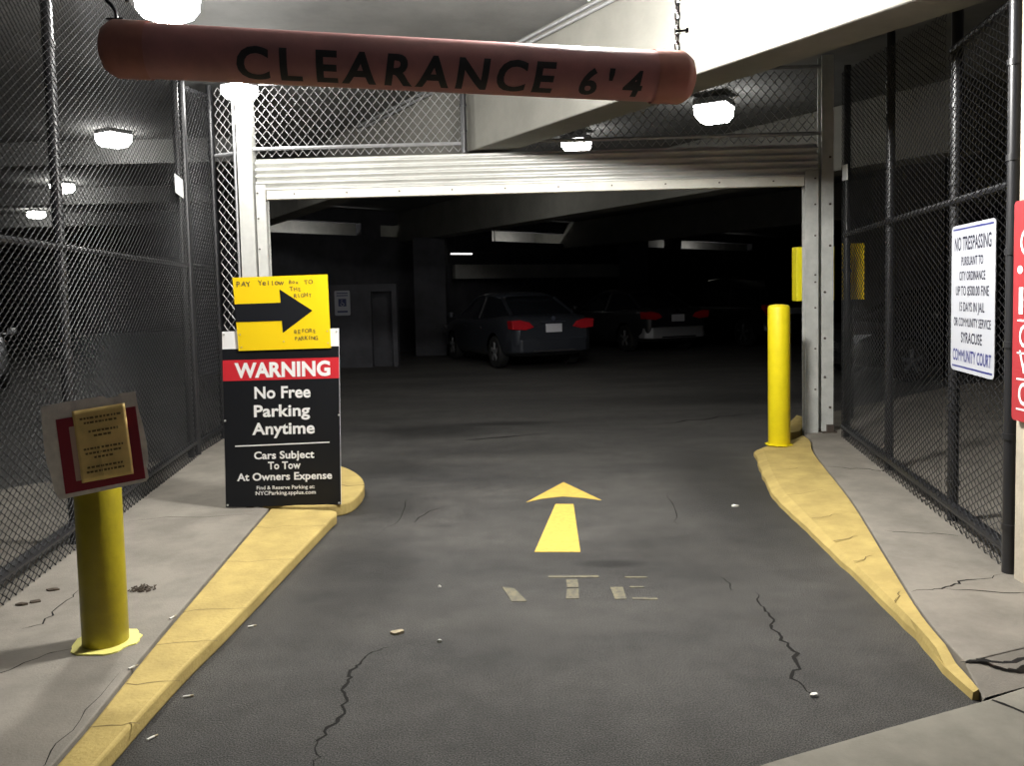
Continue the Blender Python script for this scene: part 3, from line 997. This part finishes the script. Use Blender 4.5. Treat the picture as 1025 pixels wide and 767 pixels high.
# ------------------------------------------------------------------ signs on the right
fd = Vector((RA[0] - RB[0], RA[1] - RB[1], 0)).normalized()   # towards the camera
fn_ = Vector((fd.y, -fd.x, 0))
if fn_.x > 0:
    fn_ = -fn_
pa, pb = Vector((2.577, 4.65, 0)), Vector((2.462, 4.04, 0))
fr = (pb - pa).normalized()
fnn = Vector((fr.y, -fr.x, 0))
if fnn.x > 0:
    fnn = -fnn
c0 = (pa + pb) / 2 + fnn * .012
t = thing('no_trespassing_sign', 'white metal no trespassing sign wired to the right fence', 'sign', (c0.x, c0.y, 1.418))
hw, hh = (pb - pa).length / 2, .412
def tf(u, v_, d=0):
    q = fr * u + fnn * d
    return (q.x, q.y, v_)
def rrect(hw_, hh_, r_, n=5):
    o = []
    for cx_, cy_, a0 in ((hw_ - r_, hh_ - r_, 0), (-hw_ + r_, hh_ - r_, 90), (-hw_ + r_, -hh_ + r_, 180), (hw_ - r_, -hh_ + r_, 270)):
        for k in range(n + 1):
            a = R(a0 + 90 * k / n)
            o.append((cx_ + r_ * math.cos(a), cy_ + r_ * math.sin(a)))
    return o
MB().prism(rrect(hw, hh, .035), 0, .004, 0, fn=tf).build('plate', M['trespass'], t)
for z in (hh - .028, -hh + .022):
    MB().prism([(-hw + .025, z), (hw - .025, z), (hw - .025, z + .010), (-hw + .025, z + .010)], .0042, .0048, 0, fn=tf).build('border_line', M['navy'], t)
b = MB()
F = lambda u, v_: tf(u, v_, .005)
for s, v_, cap, wd in (('NO TRESPASSING', .270, .078, .52), ('PURSUANT TO', .185, .050, .31), ('CITY ORDINANCE', .103, .050, .37), ('UP TO $500.00 FINE', .018, .054, .47),
                       ('15 DAYS IN JAIL', -.070, .052, .36), ('OR COMMUNITY SERVICE', -.155, .050, .53), ('SYRACUSE', -.245, .060, .30)):
    b = MB()
    text(b, s, 0, v_, cap, F, wd, .016)
    b.build('lettering', M['ink'], t)
b = MB()
text(b, 'COMMUNITY COURT', 0, -.352, .068, F, .55, .022)
b.build('court_lettering', M['navy'], t)
# red sign on the pier
t = thing('pier_sign', 'red sign with white letters on the concrete pillar at the right edge', 'sign', (2.385, 3.75, 1.365))
def rf(u, v_, d=0):   # u towards the camera
    return (-d, -u, v_)
MB().prism(rrect(.30, .515, .02), 0, .012, 0, fn=lambda x, y, z: rf(x + .30 - .03, y, z)).build('panel', M['redpanel'], t)
b = MB()
F = lambda u, v_: rf(u, v_, .0135)
for s, v_, cap in (('C', .265, .12), ('I', -.01, .13), ('C', -.165, .11), ('V', -.285, .11), ('C', -.435, .11)):
    text(b, s, .055 if s != 'I' else .03, v_, cap, F, .07 if s != 'I' else .03, .01)
for z in (-.045, -.198, -.32, -.462):
    b.prism([(0.005, z), (.5, z), (.5, z + .008), (.005, z + .008)], .0125, .0135, 0, fn=rf)
b.prism([(.02 + .02 * math.cos(k * PI / 5), .195 + .02 * math.sin(k * PI / 5)) for k in range(10)], .0125, .0135, 0, fn=rf)
b.build('lettering', M['signwhite'], t)
# small white tags on the fences
def tagplate(p, along, label, hw_, hh_, skew):
    d_ = Vector((along[0], along[1], 0)).normalized()
    b_ = MB().prism([(-hw_, -hh_ - skew), (hw_, -hh_ + skew), (hw_, hh_ + skew), (-hw_, hh_ - skew)], -.002, .002, 0,
                    fn=lambda x, y, z: (d_.x * x + d_.y * z, d_.y * x - d_.x * z, y))
    o_ = b_.build('fence_tag', M['signwhite'], loc=p)
    return tag(o_, label, 'tag')
tagplate((3.045, 7.30, 2.53), (RB[0] - RA[0], RB[1] - RA[1]), 'small white tag on the right fence by the steel gate post', .10, .07, .01)
tagplate((-2.855, 7.0, 2.50), (LB[0] - LA[0], LB[1] - LA[1]), 'small white tag near the far end of the left fence', .12, .08, -.01)
# yellow pay box behind the gate post and yellow sign behind the fence
t = thing('pay_box', 'bright yellow pay box half hidden behind the right steel gate post', 'box', (3.02, 8.22, 0), 0)
MB().box2((-.085, 0, 1.36), (.305, .14, 1.915)).build('body', M['ybox'], t, bevel=.008)
MB().box2((.10, .03, 0), (.18, .11, 1.37)).build('stand', M['black'], t)
t = thing('pay_sign', 'yellow sign seen through the right fence beyond the gate post', 'sign', (3.70, 8.60, 0))
MB().box2((-.14, 0, 1.36), (.10, .012, 1.96)).build('panel', M['yplastic'], t, bevel=.003)
MB().tube([(-.02, .035, 0), (-.02, .035, 1.9)], .022, 8).build('pole', M['black'], t, smooth=True)
b = MB()
for z in (1.84, 1.74, 1.63, 1.52):
    text(b, random.choice(['PAY', 'HERE']) if False else 'PAY', -.02, z, .05, lambda u, v_: (u, -.002, v_), .15)
# accessible parking sign
t = thing('accessible_parking_sign', 'small white accessible parking sign on the dark inner wall right of the arrow sign', 'sign', (-3.60, 17.08, 1.39))
MB().prism(rrect(.165, .265, .03), 0, .008, 0, fn=lambda x, y, z: (x, -z, y)).build('plate', M['trespass'], t)
b = MB()
b.prism([(-.085, -.07), (.085, -.07), (.085, .09), (-.085, .09)], .0085, .0095, 0, fn=lambda x, y, z: (x, -z, y))
b.prism([(-.11, -.2), (.11, -.2), (.11, -.165), (-.11, -.165)], .0085, .0095, 0, fn=lambda x, y, z: (x, -z, y))
for z in (.20, .15):
    b.prism([(-.12, z), (.12, z), (.12, z + .02), (-.12, z + .02)], .0085, .0095, 0, fn=lambda x, y, z: (x, -z, y))
b.build('symbol_panel', M['bluesign'], t)
b = MB()
arc = [(.0 + .036 * math.cos(R(a)), -.022 + .036 * math.sin(R(a))) for a in range(150, 380, 20)]
b.tube([(x, -.011, z) for x, z in arc], .006, 6)
b.tube([(-.012, -.011, .045), (-.008, -.011, .0), (.026, -.011, -.002), (.04, -.011, -.04)], .007, 6)
b.tube([(-.013, -.011, .062), (-.012, -.011, .072)], .011, 8)
b.build('wheelchair_symbol', M['trespass'], t)

# ------------------------------------------------------------------ road paint
t = thing('road_arrow', 'yellow arrow painted on the asphalt lane, pointing into the garage', 'road marking', (.33, 5.3, 0))
off = lambda pl: [(x - .33, y - 5.3) for x, y in pl]
MB().prism(off([(.078, 5.679), (.383, 6.261), (.619, 5.687), (.50, 5.76), (.354, 5.82), (.2, 5.77)]), .0003, .003).build('arrow_head', M['roadyellow'], t)
MB().prism(off([(.103, 4.561), (.368, 4.543), (.41, 5.595), (.283, 5.606)]), .0003, .003).build('arrow_shaft', M['roadyellow'], t)
pl = [[(-.08, 4.02), (-.015, 3.99), (.045, 3.82), (-.03, 3.82)],
      [(.165, 4.165), (.165, 4.135), (.43, 4.125), (.43, 4.155)], [(.255, 4.10), (.315, 4.10), (.312, 3.99), (.252, 3.99)], [(.25, 3.97), (.31, 3.97), (.30, 3.84), (.237, 3.84)],
      [(.47, 3.98), (.535, 3.98), (.53, 3.82), (.475, 3.82)], [(.565, 4.13), (.68, 4.12), (.68, 4.10), (.565, 4.11)], [(.57, 3.99), (.64, 3.985), (.64, 3.965), (.57, 3.97)],
      [(.56, 3.84), (.68, 3.825), (.68, 3.80), (.56, 3.815)]]
t = thing('road_lettering', 'worn remains of painted letters below the yellow road arrow', 'road marking', (.3, 4.0, 0))
for idx in ((0,), (1, 2, 3), (4, 5, 6, 7)):
    b = MB()
    for i in idx:
        b.prism([(x - .3, y - 4.0) for x, y in pl[i]], .0003, .0022)
    b.build('letter', M['roadworn'], t)

# ------------------------------------------------------------------ litter
def scrap(x, y, z, s, label, m_, n=7, h_=.006):
    pts_ = [(s * random.uniform(.6, 1.1) * math.cos(2 * PI * k / n), s * .7 * random.uniform(.5, 1.1) * math.sin(2 * PI * k / n)) for k in range(n)]
    b_ = MB()
    top = [(px, py, h_ * random.uniform(.6, 2.2)) for px, py in pts_]
    b_.add([(px, py, .0005) for px, py in pts_] + top + [(0, 0, h_ * 2.4)],
           [tuple(range(n - 1, -1, -1))] + [(k, (k + 1) % n, n + (k + 1) % n, n + k) for k in range(n)] + [(n + k, n + (k + 1) % n, 2 * n) for k in range(n)])
    return b_.build('leaf' if 'leaf' in label else 'paper_scrap', m_, loc=(x, y, z))
for (x, y, s, lab) in ((-2.375, 3.741, .035, 'dark dry leaf on the left walk, nearest the camera of three by the fence'),
                       (-2.325, 3.775, .032, 'dark dry leaf on the left walk, middle of three by the fence'),
                       (-2.33, 3.932, .032, 'dark dry leaf on the left walk, farthest of three by the fence')):
    tag(scrap(x, y, WZ, s, lab, M['leaf'], h_=.005), lab, 'leaf', 'dry leaves by the left fence')
b = MB()
for i in range(60):
    a, r_ = random.uniform(0, 2 * PI), random.uniform(0, 1)
    px, py = .075 * r_ * math.cos(a), .05 * r_ * math.sin(a)
    q = random.uniform(0, PI)
    l_ = random.uniform(.008, .02)
    b.tube([(px, py, .004), (px + l_ * math.cos(q), py + l_ * math.sin(q), .004 + random.uniform(0, .012))], .003, 5)
o = b.build('leaf_litter', M['leaf'], loc=(-1.875, 3.90, WZ))
tag(o, 'small clump of dark leaf litter right of the left bollard', 'leaf litter', kind='stuff')
tag(scrap(-.545, 3.486, 0, .035, 'pale leaf', M['leafpale']), 'pale dry leaf on the asphalt left of the worn letters', 'leaf')
for (x, y, z, s, lab) in ((-.344, 3.384, 0, .013, 'tiny white scrap beside the pale leaf on the asphalt'), (1.081, 2.853, 0, .018, 'white scrap at the near end of the right asphalt crack'),
                          (1.511, 5.447, 0, .03, 'white scrap on the asphalt beside the right curb'), (-.402, 4.038, 0, .012, 'tiny white scrap on the asphalt left of the worn letters')):
    tag(scrap(x, y, z, s, lab, M['litter']), lab, 'scrap', 'white scraps on the asphalt')
def butt(x, y, z, a, lab):
    t_ = thing('cigarette_butt', lab, 'cigarette butt', (x, y, z), a, 'cigarette butts along the left curb')
    MB().tube([(-.018, 0, .0045), (.008, 0, .0045)], .004, 8).build('paper_tube', M['litter'], t_)
    MB().tube([(.008, 0, .0045), (.02, 0, .0045)], .0041, 8).build('filter', M['leafpale'], t_)
for x, y, z, a, lab in ((-1.515, 3.054, WZ, .9, 'cigarette butt on the left walk beside the curb, below the bollard'), (-1.565, 3.54, WZ, 1.2, 'cigarette butt on the left walk beside the curb, right of the bollard'),
                        (-1.225, 3.59, 0, .4, 'cigarette butt on the asphalt at the foot of the left curb, farthest'), (-1.27, 2.668, 0, .9, 'cigarette butt on the asphalt at the foot of the left curb, nearest'),
                        (-1.26, 2.95, 0, .3, 'cigarette butt on the asphalt at the foot of the left curb, middle')):
    butt(x, y, z, a, lab)

# ------------------------------------------------------------------ cars (local x forward, z up)
def apply_bool(o, cutters):
    for c_ in cutters:
        md = o.modifiers.new('cut', 'BOOLEAN')
        md.object = c_
        md.operation = 'DIFFERENCE'
        md.solver = 'EXACT'
    dg = bpy.context.evaluated_depsgraph_get()
    dg.update()
    me = bpy.data.meshes.new_from_object(o.evaluated_get(dg))
    o.modifiers.clear()
    o.data = me
    for c_ in cutters:
        bpy.data.objects.remove(c_)
def car(label, loc, heading, paint, bumper=None, suv=False, sc=1.0):
    o = thing('car', label, 'car', loc, heading, 'parked cars')
    o.scale = (sc, sc, sc)
    if suv:
        st = [(-2.3, .78, .5, .9), (-2.26, .86, .38, 1.08), (-2.1, .91, .3, 1.12), (-1.4, .94, .27, 1.12), (0, .95, .26, 1.09), (.95, .94, .26, 1.08), (1.3, .93, .27, 1.08), (1.9, .9, .3, 1.0), (2.2, .83, .36, .88), (2.32, .68, .5, .75)]
        gh = [(-2.24, 1.08, .78, .80), (-2.02, 1.70, .66, .80), (-1.2, 1.79, .68, .82), (-.2, 1.80, .68, .82), (.45, 1.74, .66, .82), (1.25, 1.08, .72, .80)]
        wr_, wx, tr = .37, 1.38, .80
    else:
        st = [(-2.27, .70, .44, .84), (-2.22, .80, .32, .98), (-2.05, .86, .25, 1.05), (-1.5, .885, .21, 1.04), (-.9, .89, .19, .99), (0, .89, .18, .96), (.9, .89, .18, .95), (1.25, .885, .19, .95), (1.8, .86, .21, .86), (2.15, .78, .25, .74), (2.28, .62, .36, .62)]
        gh = [(-1.85, 1.03, .66, .70), (-1.10, 1.39, .56, .74), (-.55, 1.45, .57, .77), (.05, 1.45, .57, .78), (.40, 1.41, .56, .78), (1.30, .95, .68, .74)]
        wr_, wx, tr = .325, 1.34, .77
    rows = []
    for x, w_, zb, zt in st:
        half = [(0, zb), (w_ * .75, zb), (w_ * .95, zb + .06), (w_, zb + .28 * (zt - zb)), (w_ * 1.0, zb + .55 * (zt - zb)), (w_ * .985, zb + .8 * (zt - zb)), (w_ * .94, zt - .02), (w_ * .84, zt), (0, zt + .015)]
        ring = [(x, -y, z) for y, z in half] + [(x, y, z) for y, z in half[-2:0:-1]]
        rows.append(ring)
    b = MB()
    b.grid(rows, closed=True)
    n_ = len(rows[0])
    b.f.append(tuple(range(n_)))
    b.m.append(0)
    b.f.append(tuple(range(len(b.v) - 1, len(b.v) - n_ - 1, -1)))
    b.m.append(0)
    body = b.build('body', paint, None, subsurf=2)
    cuts = []
    for sx in (-1, 1):
        for sy in (-1, 1):
            k = MB()
            k.tube([(sx * wx, sy * .58, wr_), (sx * wx, sy * 1.2, wr_)], wr_ + .055, 28)
            cuts.append(k.build('cutter', paint))
    apply_bool(body, cuts)
    body.data.polygons.foreach_set('use_smooth', [True] * len(body.data.polygons))
    body.data.set_sharp_from_angle(angle=R(35))
    body.parent = o
    # greenhouse of glass, painted roof and pillars
    rows = []
    for x, zr, wt, wb in gh:
        zb = st[0][3] - .02 if suv else .93
        zb = min(zb, zr - .01)
        rows.append([(x, -wb, zb), (x, -(wb * .35 + wt * .65), zb + .6 * (zr - zb)), (x, -wt, zr - .03 * (zr > 1.1)), (x, -wt * .6, zr), (x, wt * .6, zr), (x, wt, zr - .03 * (zr > 1.1)), (x, (wb * .35 + wt * .65), zb + .6 * (zr - zb)), (x, wb, zb)])
    b = MB()
    b.grid(rows)
    b.build('windows', M['glass'], o, smooth=True)
    b = MB()
    rr2 = []
    for x, zr, wt, wb in gh[1:-1]:
        rr2.append([(x, -wt - .012, zr - .05), (x, -wt * .85, zr + .002), (x, -wt * .5, zr + .012), (x, 0, zr + .016), (x, wt * .5, zr + .012), (x, wt * .85, zr + .002), (x, wt + .012, zr - .05)])
    b.grid(rr2)
    rf_ = b.build('roof', paint, o, smooth=True)
    sd_ = rf_.modifiers.new('solid', 'SOLIDIFY')
    sd_.thickness = .03
    for sy in (-1, 1):
        def pp_(i, low=False):
            x, zr, wt, wb = gh[i]
            return (x, sy * ((wb if low else wt) + .006), (st[0][3] - .02 if suv else .93) if low else zr - .03)
        for a_, b_ in ((pp_(1), (gh[0][0] + .05, sy * (gh[0][2]), gh[0][1])), (pp_(-2), (gh[-1][0] - .03, sy * (gh[-1][2]), gh[-1][1]))):
            MB().tube([a_, b_], [.035, .045], 8).build('pillar', paint, o, smooth=True)
        xm = (gh[2][0] + gh[3][0]) / 2
        MB().tube([(xm, sy * (gh[2][2] + .01), gh[2][1] - .04), (xm - .02, sy * (gh[2][3] + .006), .96)], .03, 6).build('pillar', M['trim'], o)
        m_ = MB()
        m_.lathe([(.02, -.06), (.075, -.045), (.085, 0), (.07, .05), (.03, .065)], 12, (1.0, sy * (st[4][1] + .10), (1.12 if suv else 1.02)))
        m_.box((1.0, sy * (st[4][1] + .02), (1.09 if suv else .98)), (.05, .14, .03))
        m_.build('mirror', paint, o, smooth=True)
        # lamps
        xr = st[0][0]
        zt_ = st[1][3]
        tl = MB()
        if suv:
            tl.prism([(.60, zt_ - .30), (.86, zt_ - .26), (.88, zt_ + .02), (.74, zt_ + .0)], xr - .01, xr + .22, 0, fn=lambda y, z, x: (x, sy * y, z))
        else:
            tl.prism([(.40, zt_ - .16), (.58, zt_ - .21), (.84, zt_ - .19), (.86, zt_ - .03), (.70, zt_ - .015), (.50, zt_ - .06)], xr - .015, xr + .24, 0, fn=lambda y, z, x: (x, sy * y, z))
        tl.build('tail_lamp', M['tail'], o, bevel=.012)
        hl = MB()
        xf = st[-1][0]
        hl.prism([(.42, .60), (.70, .60), (.78, .74), (.50, .70)], xf - .35, xf - .045, 0, fn=lambda y, z, x: (x, sy * y, z + (.2 if suv else .02)))
        hl.build('head_lamp', M['headl'], o, bevel=.01)
        for z_ in (.86 if suv else .80,):
            for xh in (.35, -.55):
                MB().box((xh, sy * (st[4][1] - .004), z_), (.16, .03, .022)).build('door_handle', paint, o, bevel=.005)
    xr = st[0][0]
    # rear bumper, plate, emblem, trunk strip
    b = MB()
    bw = st[1][1]
    zb_, zt_ = (.42, .68) if suv else (.34, .60)
    pr_ = [(-bw - .04, .35), (-bw - .03, .12), (-bw * .85, -.02), (-bw * .4, -.05), (bw * .4, -.05), (bw * .85, -.02), (bw + .03, .12), (bw + .04, .35), (bw - .05, .35), (0, .3), (-bw + .05, .35)]
    b.prism([(xr + q[1], q[0]) for q in pr_], zb_, zt_)
    bpr = b.build('rear_bumper', bumper or paint, o, bevel=.03)
    b = MB()
    b.prism([(xr - .058, -.45), (xr - .058, .45), (xr - .03, .45), (xr - .03, -.45)], zb_ + .02, zb_ + .05)
    b.build('bumper_strip', M['chrome'], bpr)
    zp = .80 if not suv else .92
    MB().box((xr - .018, 0, zp), (.03, .33, .16)).build('license_plate', M['plate'], o, bevel=.004)
    MB().box((xr + .005, 0, zp + .12), (.03, .50, .025)).build('trunk_strip', M['chrome'], o, bevel=.004)
    b = MB()
    b.tube([(xr - .0, 0, zp + .18), (xr + .03, 0, zp + .18)], .045, 16)
    b.build('emblem', M['chrome'], o)
    # front grille and bumper opening
    xf = st[-1][0]
    b = MB()
    for i in range(4):
        b.box((xf + .005, 0, .50 + i * .045 + (.2 if suv else 0)), (.05, .72, .018))
    b.build('grille', M['chrome'], o)
    MB().box((xf - .03, 0, .42 + (.05 if suv else 0)), (.06, .8, .10)).build('lower_grille', M['trim'], o)
    for sx in (-1, 1):
        for sy in (-1, 1):
            cy_ = sy * tr
            ty = MB()
            prof_ = [(.60, -.1), (.93, -.1), (.99, -.07), (1.0, 0), (.99, .07), (.93, .1), (.60, .1)]
            rws = []
            for k in range(28):
                a = 2 * PI * k / 28
                rws.append([(sx * wx + r_ * wr_ * math.cos(a), cy_ + y_, wr_ + r_ * wr_ * math.sin(a)) for r_, y_ in prof_])
            rws.append(rws[0])
            ty.grid(rws, closed=True)
            tyo = ty.build('wheel', M['rubber'], o, smooth=True)
            rm = MB()
            yo = cy_ + sy * .085
            R2 = wr_ * .68
            rws = [[(sx * wx + R2 * q * math.cos(2 * PI * k / 28), yo + sy * dy, wr_ + R2 * q * math.sin(2 * PI * k / 28)) for k in range(28)] for q, dy in ((1.0, -.02), (1.0, .012), (.93, .012), (.88, -.03))]
            rm.grid(rws, closed=True)
            for k in range(5):
                a = 2 * PI * k / 5 + .3
                for da in (-.11, .11):
                    rm.tube([(sx * wx + .05 * math.cos(a), yo + sy * .006, wr_ + .05 * math.sin(a)), (sx * wx + R2 * .93 * math.cos(a + da), yo, wr_ + R2 * .93 * math.sin(a + da))], [.022, .016], 6)
            rm.tube([(sx * wx, yo - sy * .03, wr_), (sx * wx, yo + sy * .016, wr_)], .06, 14)
            rm.build('rim', M['alloy'], tyo)
            MB().tube([(sx * wx, cy_ - sy * .09, wr_), (sx * wx, cy_ + sy * .05, wr_)], wr_ * .62, 20).build('brake_disc', M['trim'], tyo)
    return o
HD = R(90 + 22)
car('dark blue-grey sedan with red tail lamps parked beyond the gate', (-.056, 17.8, 0), HD, M['carblue'], sc=1.03)
car('dark car with a pale silver rear bumper, parked right of the blue-grey sedan', (3.11, 21.45, 0), HD, M['cargrey'], M['carsilver'], sc=1.05)
car('tall black car parked behind the top of the right yellow bollard', (6.3, 22.3, 0), HD, M['carblack'], suv=True)
car('dark car seen dimly through the right fence left of the no trespassing sign', (7.3, 13.3, 0), R(90 + 100), M['carblack'])
car('silver car facing the camera, seen through the left fence at the left edge', (-10.75, 15.2, 0), R(-54), M['carwhite'])
